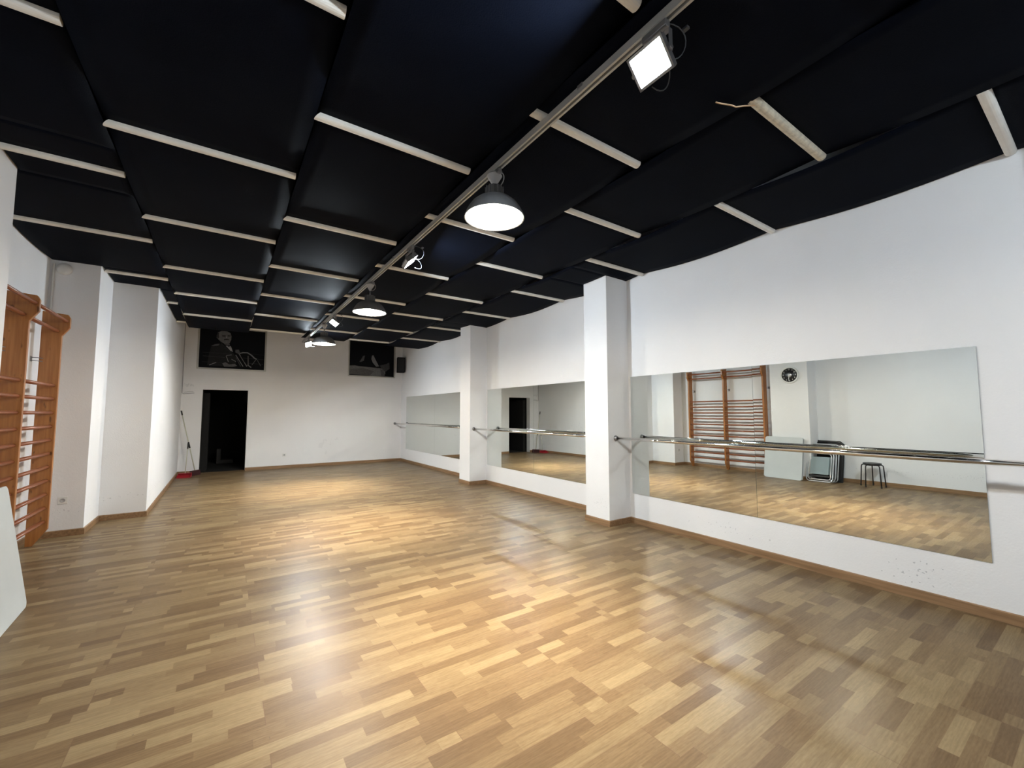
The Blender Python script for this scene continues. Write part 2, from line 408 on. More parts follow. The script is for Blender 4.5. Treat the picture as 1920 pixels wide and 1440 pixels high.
# ------------------------------------------------------------------ ceiling sheets and battens
def lim_left(y):
    for (xa, ya), (xb, yb) in zip(lp, lp[1:]):
        if ya <= y < yb: return xa
    return -0.85
def lim_right(y):
    for x, a, b in PIL:
        if a <= y < b: return x
    return XR
STRIPS = [
    ('strip along the left wall', -1.77, -0.69, [10.62, 8.87, 7.35, 5.79, 4.27, 2.72, 1.15, -0.42, -2.0], 0.14),
    ('second strip from the left wall', -0.69, 0.40, [9.76, 8.11, 6.70, 5.08, 3.55, 1.93, 0.36, -1.2], 1.50),
    ('strip directly left of the lamp track', 0.40, 1.48, [10.70, 9.03, 7.45, 5.93, 4.38, 2.73, 1.15, -0.42, -2.0], 0.03),
    ('strip above the lamp track', 1.48, 2.475, [9.92, 8.27, 6.80, 5.16, 3.58, 1.95, 0.38, -1.2], 1.32),
    ('second strip from the mirror wall', 2.475, 3.495, [10.79, 9.12, 7.51, 5.97, 4.38, 2.76, 1.14, -0.42, -2.0], 0.03),
    ('strip along the mirror wall', 3.495, 4.53, [9.90, 8.32, 6.68, 5.12, 3.54, 1.93, 0.36, -1.2], 1.45)]
ZC = 3.30
def sheet(x0, x1, ya, yb, sag, free, left, right):
    bm = bmesh.new(); brk = {ya, yb}
    for i in range(15): brk.add(ya + (yb - ya) * i / 14)
    if left: brk |= {v[1] for v in lp if ya < v[1] < yb}
    if right: brk |= {v for p in PIL for v in p[1:] if ya < v < yb}
    ys = sorted(brk); ph = random.uniform(-0.006, 0.006); rows = {}
    def zed(x, y):
        t = (y - ya) / (yb - ya); u = (x - x0) / (x1 - x0)
        if free: z = -sag * 0.9 * math.sin(PI * min(1, t * 0.9 + 0.05)) - 0.012 * t
        else: z = -sag * math.sin(PI * t)
        edge = (abs(2 * u - 1)) ** 3
        return ZC + z - edge * 0.012 * math.sin(PI * t) + ph * (u - 0.5) * math.sin(PI * t)
    nx = 10
    for a, b in zip(ys, ys[1:]):
        mid = (a + b) / 2
        xa = max(x0, lim_left(mid) + 0.012) if left else x0
        xb = min(x1, lim_right(mid) - 0.012) if right else x1
        xs = [xa + (xb - xa) * i / nx for i in range(nx + 1)]
        ra = [bm.verts.new((x, a, zed(x, a))) for x in xs]; rb = [bm.verts.new((x, b, zed(x, b))) for x in xs]
        for i in range(nx): bm.faces.new([ra[i], rb[i], rb[i + 1], ra[i + 1]]).smooth = True
    bmesh.ops.remove_doubles(bm, verts=bm.verts, dist=1e-4)
    # thickness upwards
    g_ = bmesh.ops.extrude_face_region(bm, geom=list(bm.faces))
    for v in [e for e in g_['geom'] if isinstance(e, bmesh.types.BMVert)]: v.co.z += 0.008
    bmesh.ops.recalc_face_normals(bm, faces=bm.faces)
    return bm
def batten(x0, x1, y, z, r=0.030):
    bm = bmesh.new(); n = 9
    prof = [(-r, 0), (-r, -0.008)] + [(-r * math.cos(PI * i / n), -0.008 - r * 0.85 * math.sin(PI * i / n)) for i in range(1, n)] + [(r, -0.008), (r, 0)]
    A = [bm.verts.new((x0 + 0.02 + dz * 0.9, y + dy, z + dz)) for dy, dz in prof]
    B = [bm.verts.new((x1 - 0.01, y + dy, z + dz)) for dy, dz in prof]
    k = len(prof)
    for i in range(k): bm.faces.new([A[i], A[(i + 1) % k], B[(i + 1) % k], B[i]])
    bm.faces.new(A[::-1]); bm.faces.new(B)
    bmesh.ops.recalc_face_normals(bm, faces=bm.faces)
    return bm
for si, (sname, x0, x1, ys, tail) in enumerate(STRIPS):
    left, right = si == 0, si == len(STRIPS) - 1
    edges = [ys[0] + tail] + ys + [YF + 0.02]
    for i, (b, a) in enumerate(zip(edges, edges[1:])):
        if tail < 0.3 and i == 0: continue
        j = i - (1 if tail < 0.3 else 0)
        bb = b + (tail if (tail < 0.3 and i == 1) else 0)
        bm = sheet(x0 + 0.004, x1 - 0.004, a, bb, (random.uniform(0.03, 0.04) if right else random.uniform(0.014, 0.028)), i == 0, left, right)
        o = obj('ceiling_panel', bm, M['panel'])
        which = ORD[j] if j < len(ORD) else 'rearmost '
        tag(o, 'black ceiling sheet, %s from back wall, %s' % ((which or 'first ').strip(), sname), 'ceiling panel', 'black acoustic ceiling sheets')
    for j, y in enumerate(ys):
        xa, xb = x0, x1
        if left: xa = max(xa, lim_left(y) + 0.005)
        if right: xb = min(xb, lim_right(y) + 0.0)
        worn = (si == 4 and j == 6)
        o = obj('ceiling_batten', batten(xa, xb, y, ZC - 0.002), M['bar_worn' if worn else 'bar'])
        tag(o, '%s batten, %s from back wall, %s' % ('stained cream' if worn else 'cream ceiling', (ORD[j] or 'first ').strip(), sname), 'batten', 'cream battens holding the ceiling sheets')
bm = bmesh.new(); tube(bm, [(2.52, 1.14, 3.265), (2.46, 1.17, 3.255), (2.42, 1.20, 3.25), (2.40, 1.215, 3.262), (2.34, 1.235, 3.256), (2.31, 1.26, 3.27)], 0.0045, 6)
tag(obj('loose_wire', bm, M['brass'], smooth=True), 'short copper coloured wire end sticking out beside the stained batten', 'wire')

# ------------------------------------------------------------------ lamp track
TX = 1.57; TZ = 3.235
t = thing('lighting_track', 'long grey lamp track running down the black ceiling', 'lamp track', (TX, 4.0, TZ))
bm = bmesh.new(); hw = 0.021
Y0, Y1 = YF + 0.3 - 4.0, 11.55 - 4.0
prof = [(-hw, 0.018), (hw, 0.018), (hw, -0.024), (0.008, -0.024), (0.008, -0.004), (-0.008, -0.004), (-0.008, -0.024), (-hw, -0.024)]
prism(bm, [(x, Y0, z) for x, z in prof], (0, Y1 - Y0, 0)); obj('rail', bm, M['track'], t)
bm = bmesh.new(); box(bm, -0.0075, 0.0075, Y0, Y1, -0.0055, -0.0042); obj('conductor_slot', bm, M['slot'], t)
bm = bmesh.new(); box(bm, -hw - 0.003, hw + 0.003, Y1, Y1 + 0.012, -0.027, 0.02, bev=0.003); obj('end_cap', bm, M['light_grey'], t)
for y in (11.2, 8.6, 6.3, 4.7, 1.6, -1.4):
    bm = bmesh.new(); tube(bm, [(0, y - 4.0, 0.018), (0, y - 4.0, 0.07)], 0.006, 8); box(bm, -0.024, 0.024, y - 4.02, y - 3.98, 0.0, 0.024, bev=0.002)
    obj('suspension_clip', bm, M['dull_metal'], t)

# pendant lamp; origin at the rail's underside
def remap(bm, f):
    for v in bm.verts: v.co.z = f(v.co.z)
def make_pendant(top):
    def ZM(z): return top + (z + 0.135) * 0.705
    t = thing('pendant_lamp', 'x', 'pendant lamp', (0, 0, 0), group='grey bell pendant lamps')
    bm = bmesh.new(); box(bm, -0.017, 0.017, -0.075, 0.02, -0.03, 0.004, bev=0.004)
    tube(bm, [(0.017, -0.05, -0.012), (0.03, -0.05, -0.012)], 0.009, 10)
    tube(bm, bez((0.012, -0.06, -0.02), (0.06, -0.09, -0.03), (0.05, -0.02, -0.12), (0.01, 0.0, -0.10)), 0.004, 6)
    obj('track_adapter', bm, M['dull_metal'], t)
    bm = bmesh.new()   # wedge shaped canopy
    lathe(bm, [(0, 0), (0.045, -0.004), (0.056, -0.02), (0.05, -0.03), (0.018, -0.085), (0.012, -0.10), (0, -0.10)], 24)
    bmesh.ops.translate(bm, verts=bm.verts, vec=(0, 0, -0.005)); obj('canopy', bm, M['light_grey'], t, smooth=True)
    bm = bmesh.new(); tube(bm, [(0, 0, -0.10), (0, 0, top - 0.005)], 0.008, 8); obj('stem', bm, M['dull_metal'], t)
    bm = bmesh.new()
    lathe(bm, [(0, -0.135), (0.055, -0.138), (0.06, -0.15), (0.062, -0.24), (0.07, -0.255), (0.0, -0.255)], 28)
    for k in range(14):
        a = 2 * PI * k / 14; m = Matrix.Rotation(a, 4, 'Z')
        box(bm, 0.055, 0.069, -0.003, 0.003, -0.245, -0.145, mat=m)
    remap(bm, ZM); obj('housing', bm, M['shade'], t, smooth=True)
    bm = bmesh.new()
    out = [(0.064, -0.245), (0.096, -0.258), (0.132, -0.285), (0.165, -0.325), (0.190, -0.375), (0.206, -0.42), (0.215, -0.455), (0.218, -0.468)]
    lathe(bm, out, 48); remap(bm, ZM); obj('shade', bm, M['shade'], t, smooth=True)
    bm = bmesh.new(); inn = []
    ip = [(0.03, -0.262)] + [(r - 0.004, z - 0.004) for r, z in out[1:]]
    for (r0, z0), (r1, z1) in zip(ip, ip[1:]):   # ribbed rings
        for k in range(3):
            u = k / 3; inn.append((r0 + (r1 - r0) * u - (0.0035 if k % 2 else 0), z0 + (z1 - z0) * u))
    inn.append(ip[-1]); inn.append((0.218, -0.468)); inn[-2] = (0.2145, -0.468)
    lathe(bm, [(0, -0.262)] + inn, 48); remap(bm, ZM); obj('reflector', bm, M['reflector'], t, smooth=True)
    bm = bmesh.new(); lathe(bm, [(0, -0.26), (0.028, -0.262), (0.03, -0.355), (0.026, -0.36)], 20); remap(bm, ZM); obj('socket', bm, M['white_plastic'], t, smooth=True)
    bm = bmesh.new(); lathe(bm, [(r_, z_ - 0.036) for r_, z_ in [(0, -0.318), (0.026, -0.322), (0.042, -0.345), (0.05, -0.375), (0.046, -0.405), (0.028, -0.425), (0, -0.431)]], 24)
    remap(bm, ZM); obj('bulb', bm, M['bulb'], t, smooth=True)
    ld = bpy.data.lights.new('reflector_beam', 'SPOT'); ld.energy = BEAM_W; ld.color = (1.0, 0.83, 0.56)
    ld.spot_size = math.radians(66); ld.spot_blend = 1.0; ld.shadow_soft_size = 0.04
    lo = bpy.data.objects.new('reflector_beam', ld); C.objects.link(lo); lo.parent = t; lo.location = (0, 0, ZM(-0.468) + 0.004)
    return t

P_LABEL = ['nearest and largest grey bell pendant lamp hanging from the lamp track',
           'middle grey bell pendant lamp of the three on the lamp track',
           'farthest grey bell pendant lamp near the end of the lamp track',
           'grey bell pendant lamp on the lamp track over the camera, outside the picture']
for i, y in enumerate((2.52, 5.69, 8.82)):
    o = make_pendant((-0.108, -0.172)[i]) if i < 2 else copy_tree(o)
    o.location = (TX, y, TZ - 0.0285); o['label'] = P_LABEL[i]; o.rotation_euler.z = (0, 0.4, -0.5, 0.2)[i]

def make_flood():
    t = thing('floodlight', 'x', 'floodlight', group='small square floodlights on the track')
    bm = bmesh.new(); box(bm, -0.017, 0.017, -0.11, 0.02, -0.03, 0.004, bev=0.004)
    tube(bm, [(0, -0.02, -0.03), (0, -0.02, -0.05)], 0.012, 12)
    obj('track_adapter', bm, M['dull_metal'], t)
    bm = bmesh.new()   # yoke
    for s in (-1, 1):
        box(bm, -0.012, 0.012, -0.02 + s * 0.101 - 0.0015, -0.02 + s * 0.101 + 0.0015, -0.15, -0.05)
    box(bm, -0.012, 0.012, -0.1225, 0.0825, -0.053, -0.049)
    for s in (-1, 1): tube(bm, [(0, -0.02 + s * 0.09, -0.14), (0, -0.02 + s * 0.108, -0.14)], 0.009, 10)
    obj('yoke', bm, M['dull_metal'], t)
    piv = bpy.data.objects.new('lamp_head', None); C.objects.link(piv); piv.parent = t; piv.location = (0, -0.02, -0.14); piv.empty_display_size = 0.05
    bm = bmesh.new()
    box(bm, -0.072, 0.072, -0.092, 0.092, -0.012, 0.022, bev=0.006)
    for k in range(7): box(bm, -0.055, 0.055, -0.06 + k * 0.02 - 0.002, -0.06 + k * 0.02 + 0.002, 0.02, 0.036)
    for s in (-1, 1):
        box(bm, -0.075, 0.075, s * 0.088 - 0.006, s * 0.088 + 0.006, -0.018, -0.008)
        box(bm, s * 0.069 - 0.006, s * 0.069 + 0.006, -0.094, 0.094, -0.018, -0.008)
    obj('casing', bm, M['dull_metal'], piv)
    bm = bmesh.new(); box(bm, -0.062, 0.062, -0.081, 0.081, -0.0145, -0.0125); obj('led_panel', bm, M['flood_face'], piv)
    bm = bmesh.new()
    tube(bm, bez((0.0, -0.10, -0.01), (0.16, -0.16, 0.02), (0.14, -0.1, -0.16), (0.05, -0.06, -0.12)) , 0.0026, 6)
    tube(bm, bez((0.05, -0.06, -0.12), (0.12, -0.05, -0.12), (0.20, 0.02, -0.22), (0.08, 0.04, -0.18)), 0.0026, 6)
    box(bm, 0.085, 0.105, -0.15, -0.12, -0.02, -0.008, bev=0.002)
    obj('cable', bm, M['white_wire'], t)
    return t, piv
fl, fpiv = make_flood()
F_LABEL = ['dazzling square floodlight at the near end of the lamp track, largest in view',
           'lit floodlight between the nearest and the middle pendant lamps',
           'lit floodlight between the middle and the farthest pendant lamps',
           'lit floodlight at the far end of the lamp track, behind the farthest pendant',
           'floodlight on the lamp track behind the camera, outside the picture']
FL = [(1.15, 0.85, 0.0), (4.22, -0.75, -0.15), (7.9, 0.6, -0.2), (10.72, -0.4, -0.5), (-1.5, -1.35, 0.15)]
for i, (y, a, ax) in enumerate(FL):
    o = fl if i == 0 else copy_tree(fl)
    o.location = (TX, y + 0.02, TZ - 0.0285); o['label'] = F_LABEL[i]
    for ch in [x for x in C.objects if x.parent == o and x.type == 'EMPTY']: ch.rotation_euler = (ax, a, 0)

# ------------------------------------------------------------------ mirrors
MIR = [(0.60, 2.187, 'nearest frameless wall mirror, showing the stool and folding table'),
       (2.19, 3.78, 'frameless wall mirror beside the nearer white pillar, showing the wall bars'),
       (4.40, 5.943, 'middle frameless mirror partly hidden behind the nearer pillar'),
       (5.947, 7.53, 'middle frameless mirror between the pillars, reflecting the doorway'),
       (8.60, 10.185, 'far frameless mirror partly hidden behind the farther pillar'),
       (10.188, 12.25, 'farthest frameless mirror next to the back wall corner')]
for i, (a, b, lab) in enumerate(MIR):
    bm = bmesh.new(); hy, hz = (b - a) / 2, 0.775
    vs = box(bm, -0.005, 0.0, -hy, hy, -hz, hz, mi=1)
    for f in bm.faces:
        if f.normal.x < -0.9: f.material_index = 0
    o = obj('wall_mirror', bm, [M['mirror'], M['mirror_edge']], loc=(XR - 0.0015, (a + b) / 2, 1.165))
    if i == 0: o.rotation_euler = (0, -0.0010, 0.0)
    tag(o, lab, 'mirror', 'frameless mirrors along the right wall')

# ------------------------------------------------------------------ ballet barres
def barre(x, ya, yb, z, lab):
    t = thing('ballet_barre', lab, 'ballet barre', (x, (ya + yb) / 2, z), group='chrome ballet barres between the pillars')
    h = (yb - ya) / 2
    bm = bmesh.new(); tube(bm, [(0, -h + 0.01, 0), (0, -h * 0.5, 0), (0, 0, -0.001), (0, h * 0.5, 0), (0, h - 0.01, 0)], 0.0205, 24); obj('rail', bm, M['chrome'], t)
    if ya < 1:
        bm = bmesh.new(); tube(bm, [(0, 0.325 - (ya + yb) / 2, 0), (0, 0.375 - (ya + yb) / 2, 0)], 0.0265, 24); obj('coupling', bm, M['dull_metal'], t)
    for s in (-1, 1):
        bm = bmesh.new(); lathe(bm, [(0, 0), (0.037, 0), (0.038, 0.008), (0.03, 0.012), (0.0275, 0.014), (0.0275, 0.034), (0.022, 0.036)], 28)
        obj('end_socket', bm, M['dull_metal'], t, loc=(0, s * h, 0), rot=(PI / 2 * s, 0, 0))
barre(4.265, 0.06, 3.82, 1.122, 'nearest chrome ballet barre, in front of the mirror with the stool')
barre(4.24, 4.24, 7.58, 1.128, 'middle chrome ballet barre between the two white pillars')
barre(4.34, 8.02, 12.70, 1.135, 'farthest chrome ballet barre, fixed to the back wall')

# ------------------------------------------------------------------ wall bars
t = thing('wall_bars', 'varnished wooden gymnastic wall bars with three uprights on the left wall', 'wall bars', (-1.78, 5.87, 0))
UX0, UX1 = 0.055, 0.22
def upright(y):
    bm = bmesh.new()
    prof = [(UX0, 0.0), (UX0 + 0.055, 0.0), (UX0 + 0.075, 0.03), (UX1, 0.17), (UX1, 2.33), (UX1 + 0.06, 2.43), (UX1 + 0.06, 2.54), (UX1 + 0.04, 2.58), (UX0, 2.60)]
    prism(bm, [(x, y - 0.02, z) for x, z in prof], (0, 0.04, 0))
    bmesh.ops.bevel(bm, geom=list(bm.edges), offset=0.003, segments=1, affect='EDGES')
    return bm
RZ = [0.25, 0.40, 0.55, 0.70, 0.85, 1.0, 1.15, 1.30, 1.455, 1.61, 1.76]
for k, y in enumerate((-0.97, 0.0, 0.98)):
    o = obj('upright', upright(y), M['pine'], t)
    bm = bmesh.new()   # wall bracket behind the upright
    for z in (2.05,):
        box(bm, 0.0, 0.004, y - 0.07, y - 0.02, z - 0.03, z + 0.03)
        tube(bm, [(0.004, y - 0.045, z + 0.015), (0.05, y - 0.045, z + 0.015), (0.085, y - 0.02, z + 0.012)], 0.004, 6)
        tube(bm, [(0.004, y - 0.045, z - 0.02), (0.05, y - 0.045, z - 0.02), (0.085, y - 0.02, z - 0.022)], 0.004, 6)
    obj('bracket', bm, M['dull_metal'], o)
for ya, yb in ((-0.95, -0.02), (0.02, 0.96)):
    for z in RZ + [2.385]:
        bm = bmesh.new(); sc = []
        tube(bm, [(UX1 - 0.045, ya - 0.01, z), (UX1 - 0.045, yb + 0.01, z)], 0.0185, 14)
        for v in bm.verts: v.co.x = UX1 - 0.045 + (v.co.x - UX1 + 0.045) * 1.35
        obj('rung', bm, M['rung'], t)
    bm = bmesh.new(); tube(bm, [(UX1 + 0.03, ya - 0.01, 2.505), (UX1 + 0.03, yb + 0.01, 2.505)], 0.018, 14)
    obj('rung', bm, M['rung'], t)

# ------------------------------------------------------------------ things by the left wall, seen in the mirror
def place_lean(o, foot, yaw, tilt):
    o.location = foot; o.rotation_euler = Euler((0, -tilt, yaw), 'XYZ')
t = thing('folding_table', 'pale grey folding table leaning upright against the wall below the clock', 'folding table')
def slab(x0, x1, y0, y1, z0, z1, r):
    bm = bmesh.new(); prism(bm, [(x0, y, z) for y, z in rrect(y0, y1, z0, z1, r)], (x1 - x0, 0, 0)); return bm
b_ = slab(0.008, 0.020, -0.39, 0.39, 0.0, 0.92, 0.05); obj('tabletop', b_, M['table'], t, smooth=False)
b_ = slab(-0.036, -0.024, -0.39, 0.39, 0.0, 0.92, 0.05); obj('tabletop', b_, M['table'], t)
bm = bmesh.new(); tube(bm, [(-0.008, y, z) for y, z in rrect(-0.375, 0.375, 0.016, 0.905, 0.05)], 0.0155, 8, closed=True); obj('edge_frame', bm, M['dull_metal'], t)
for ya in (-0.34, 0.31):
    bm = bmesh.new(); box(bm, -0.02, 0.004, ya, ya + 0.03, 0.06, 0.84); obj('folded_leg', bm, M['silver'], t)
place_lean(t, (-1.165, 4.38, 0.0), 0.05, 0.16)

t = thing('folding_table', 'black folding table leaning on the wall behind the folded chairs', 'folding table')
bm = bmesh.new()
prof = [(-0.27, 0.0), (0.27, 0.0), (0.27, 0.88), (-0.19, 0.88), (-0.27, 0.81)]
prism(bm, [(-0.03, y, z) for y, z in prof], (0.022, 0, 0)); obj('tabletop', bm, M['black'], t)
bm = bmesh.new(); tube(bm, [(0.004, y, z) for y, z in rrect(-0.24, 0.24, 0.03, 0.84, 0.06)], 0.011, 8, closed=True); obj('leg_frame', bm, M['black'], t)
place_lean(t, (-1.50, 3.66, 0.0), 0.0, 0.265)

def make_chair():
    t = thing('folding_chair', 'x', 'folding chair', group='folded chairs leaning in a stack')
    bm = bmesh.new(); tube(bm, [(0.0, y, z) for y, z in rrect(-0.235, 0.235, 0.012, 0.80, 0.07)], 0.0105, 10, closed=True); obj('outer_frame', bm, M['silver'], t)
    bm = bmesh.new(); tube(bm, [(0.014, y, z) for y, z in rrect(-0.205, 0.205, 0.05, 0.60, 0.06)], 0.0095, 10, closed=True); obj('inner_frame', bm, M['silver'], t)
    b_ = slab(0.018, 0.030, -0.17, 0.16, 0.16, 0.52, 0.02); obj('seat', b_, M['seatgrey'], t)
    b_ = slab(-0.004, 0.010, -0.19, 0.19, 0.62, 0.80, 0.03); obj('backrest', b_, M['black'], t)
    bm = bmesh.new(); box(bm, 0.004, 0.022, -0.18, 0.18, 0.105, 0.145, bev=0.003); obj('stretcher', bm, M['black'], t)
    return t
ch = make_chair()
CH = ['front folded chair with silver tube frame, leaning beside the pale table',
      'middle folded chair of the three leaning beside the pale table',
      'rear folded chair with silver tube frame, resting against the black table']
for i in range(3):
    o = ch if i == 0 else copy_tree(ch); o['label'] = CH[i]
    place_lean(o, (-1.27 - 0.06 * i, 3.73 - 0.025 * i, 0.0), 0.0, 0.262 + 0.002 * i)

t = thing('stool', 'round black stackable stool standing by the left wall', 'stool', (-1.49, 2.89, 0), (0, 0, 0.35))
t.scale = (0.88, 0.88, 0.95)
bm = bmesh.new(); lathe(bm, [(0, 0.455), (0.15, 0.455), (0.163, 0.462), (0.166, 0.474), (0.16, 0.486), (0.1, 0.492), (0, 0.492)], 36); obj('seat', bm, M['black'], t, smooth=True)
bm = bmesh.new(); tube(bm, [(0.135 * math.cos(a), 0.135 * math.sin(a), 0.445) for a in [2 * PI * k / 24 for k in range(24)]], 0.008, 8, closed=True); obj('ring', bm, M['black'], t)
for k in range(5):
    a = 2 * PI * k / 5; ca, sa = math.cos(a), math.sin(a)
    P = [(0.05, 0.448), (0.14, 0.448), (0.178, 0.442), (0.195, 0.425), (0.20, 0.40), (0.212, 0.2), (0.225, 0.012)]
    bm = bmesh.new(); tube(bm, [(r * ca, r * sa, z) for r, z in P], 0.0115, 10)
    l = obj('leg', bm, M['black'], t)
    bm = bmesh.new(); tube(bm, [(0.2245 * ca, 0.2245 * sa, 0.0), (0.2235 * ca, 0.2235 * sa, 0.03)], 0.0145, 10); obj('rubber_foot', bm, M['black'], l)

# clock
t = thing('wall_clock', 'round black faced wall clock with white numerals on the white column', 'clock', (-1.36, 4.22, 2.29), (0, PI / 2, 0))
bm = bmesh.new(); lathe(bm, [(0.0, 0.0), (0.185, 0.0), (0.19, 0.012), (0.186, 0.03), (0.172, 0.034), (0.158, 0.033), (0.156, 0.02), (0, 0.02)], 48); obj('rim', bm, M['white_plastic'], t, smooth=True)
bm = bmesh.new(); lathe(bm, [(0.155, 0.0201), (0.155, 0.0225), (0, 0.0225)], 48); dial = obj('dial', bm, M['black'], t)
fc = bpy.data.curves.new('digits', 'FONT')
def digit_mesh(txt, size):
    cu = bpy.data.curves.new('numeral', 'FONT'); cu.body = txt; cu.size = size; cu.extrude = 0.0008; cu.align_x = 'CENTER'; cu.align_y = 'CENTER'
    tmp = bpy.data.objects.new('numeral', cu); C.objects.link(tmp)
    me = bpy.data.meshes.new_from_object(tmp); bpy.data.objects.remove(tmp); bpy.data.curves.remove(cu); return me
bpy.data.curves.remove(fc)
for h in range(1, 13):
    bm = bmesh.new()
    me = digit_mesh(str(h), 0.046); a = h * PI / 6
    # local frame: +Z out of the wall (world +X), local -X is world up, local Y is world +Y, read from the room
    px, py = -math.cos(a) * 0.124, -math.sin(a) * -0.124
    n0 = len(bm.verts); bm.from_mesh(me); bm.verts.ensure_lookup_table()
    vs = bm.verts[n0:]
    bmesh.ops.transform(bm, matrix=Matrix.Translation((px, py, 0.0236)) @ Matrix.Rotation(PI / 2, 4, 'Z'), verts=vs)
    bpy.data.meshes.remove(me)
    obj('numeral', bm, M['white_plastic'], dial)
bm = bmesh.new(); lathe(bm, [(0.048, 0.0226), (0.048, 0.0242), (0, 0.0242)], 28); obj('dial_centre', bm, M['silver'], t)
def hand(a, L, wd, z, name):
    bm = bmesh.new(); box(bm, -L, 0.02, -wd, wd, z, z + 0.0012, mat=Matrix.Rotation(-a, 4, 'Z')); obj(name, bm, M['white_plastic'], t)
hand(math.radians(168), 0.085, 0.0055, 0.0245, 'hour_hand'); hand(math.radians(172), 0.125, 0.0035, 0.0262, 'minute_hand')

# smoke detector like dome under the ceiling, on the face of the left column
bm = bmesh.new(); lathe(bm, [(0, 0.0), (0.07, 0.0), (0.072, 0.02), (0.06, 0.036), (0.035, 0.048), (0.0, 0.052)], 32)
o = obj('smoke_detector', bm, M['white_plastic'], loc=(-1.655, 7.18, 3.19), rot=(PI / 2, 0, 0), smooth=True)
tag(o, 'round white detector high on the left column, just under the ceiling', 'detector')
bm = bmesh.new(); tube(bm, [(-1.745, 7.165, 0.08), (-1.745, 7.165, 3.24)], 0.011, 10)
tag(obj('conduit', bm, M['white_plastic'], smooth=True), 'white vertical conduit in the corner behind the wall bars', 'conduit')
bm = bmesh.new(); tube(bm, [(-0.835, 12.685, 3.6), (-0.838, 12.687, 2.8), (-0.832, 12.685, 2.2), (-0.835, 12.686, 1.93), (-0.80, 12.688, 1.912), (-0.70, 12.688, 1.925), (-0.60, 12.688, 1.935)], 0.006, 6)
tube(bm, [(-0.80, 12.69, 1.95), (-0.70, 12.69, 1.962), (-0.62, 12.69, 1.965)], 0.004, 6)
tag(obj('cable', bm, M['wire'], smooth=True), 'thin grey cable running down the far left corner beside the doorway', 'cable')
def socket(name, loc, rot, lab):
    t = thing(name, lab, 'socket', loc, rot)
    bm = bmesh.new(); box(bm, -0.042, 0.042, -0.008, 0.0, -0.042, 0.042, bev=0.003); obj('plate', bm, M['white_plastic'], t)
    bm = bmesh.new(); lathe(bm, [(0.024, 0.0), (0.024, 0.004), (0.019, 0.004), (0.018, 0.001), (0, 0.001)], 20); obj('receptacle', bm, M['light_grey'], t, loc=(0, -0.0075, 0), rot=(PI / 2, 0, 0))
socket('wall_socket', (1.37, YB, 0.345), (0, 0, 0), 'white socket low on the back wall right of the doorway')
socket('wall_socket', (-1.53, 7.18, 0.42), (0, 0, 0), 'white socket low on the left column beside the wall bars')

# ------------------------------------------------------------------ pictures in the back wall recesses
def poly(bm, pts, y, mi):
    bm.faces.new([bm.verts.new((x, y, z)) for x, z in pts]).material_index = mi
def picture(name, X0, X1, Z0, Z1, lab, shapes):
    t = thing(name, lab, 'picture', ((X0 + X1) / 2, YB + 0.09, Z0), group=None)
    cx = (X0 + X1) / 2; w2 = (X1 - X0) / 2; H = Z1 - Z0; f = 0.04
    bm = bmesh.new()
    for a, b, c, d in ((-w2, -w2 + f, 0, H), (w2 - f, w2, 0, H), (-w2 + f, w2 - f, 0, f), (-w2 + f, w2 - f, H - f, H)):
        box(bm, a + 0.001, b - 0.001, -0.085, -0.001, c + 0.001, d - 0.001, bev=0.004)
    obj('frame', bm, M['alu'], t)
    mats = [M['print_black']]; bm = bmesh.new(); box(bm, -w2 + f, w2 - f, -0.05, -0.03, f, H - f)
    lv = 0
    for g_, pts in shapes:
        m = grey(g_)
        if m not in mats: mats.append(m)
        lv += 1; poly(bm, [(-w2 + u, v) for u, v in pts], -0.0502 - lv * 0.00012, mats.index(m))
    for fc_ in bm.faces:
        fc_.normal_update()
        if len(fc_.verts) != 4 and fc_.normal.y > 0: fc_.normal_flip()
    obj('print', bm, mats, t)
    return t
def K(pts): return [((x - 300) * 0.00105, (1010 + (x - 350) * 0.035 - y) * 0.00112 + 0.0) for x, y in pts]
def stroke(pts, w_):
    out = []
    P = [Vector(p) for p in pts]
    L, R = [], []
    for i, p in enumerate(P):
        d = (P[min(i + 1, len(P) - 1)] - P[max(i - 1, 0)]).normalized(); n = Vector((-d.y, d.x)) * w_ / 2
        L.append(tuple(p + n)); R.append(tuple(p - n))
    return L + R[::-1]
def ell(cx, cy_, a, b, n=20): return [(cx + a * math.cos(2 * PI * k / n), cy_ + b * math.sin(2 * PI * k / n)) for k in range(n)]
sh = [
    (0.010, K([(560, 490), (640, 450), (720, 430), (800, 470), (900, 560), (1000, 640), (1060, 720), (1060, 960), (500, 930), (520, 700)])),
    (0.055, K([(560, 490), (640, 450), (720, 440), (700, 480), (600, 500)])),
    (0.085, K([(655, 250), (680, 180), (750, 150), (860, 150), (930, 190), (950, 270), (945, 340), (920, 410), (860, 440), (790, 420), (740, 390), (690, 340), (660, 310)])),
    (0.020, K([(650, 260), (672, 200), (700, 175), (695, 240), (705, 300), (680, 330)])),
    (0.018, K([(760, 245), (830, 240), (830, 270), (770, 275)])), (0.018, K([(870, 235), (930, 240), (925, 265), (875, 265)])),
    (0.16, K([(845, 250), (868, 290), (860, 310), (835, 305)])),
    (0.015, K([(800, 335), (850, 318), (905, 330), (910, 348), (800, 358)])),
    (0.06, K([(800, 430), (910, 420), (930, 470), (880, 470), (820, 450)])),
    (0.19, K([(840, 480), (870, 475), (900, 500), (940, 480), (960, 520), (990, 610), (940, 590), (890, 530)])),
    (0.012, K([(740, 400), (760, 420), (980, 640), (940, 640), (760, 480)])),
    (0.05, K([(1040, 560), (1110, 555), (1135, 620), (1090, 650), (1040, 620)])),
    (0.075, K([(790, 880), (850, 850), (930, 900), (1040, 880), (1090, 930), (1000, 950), (830, 950)])),
]
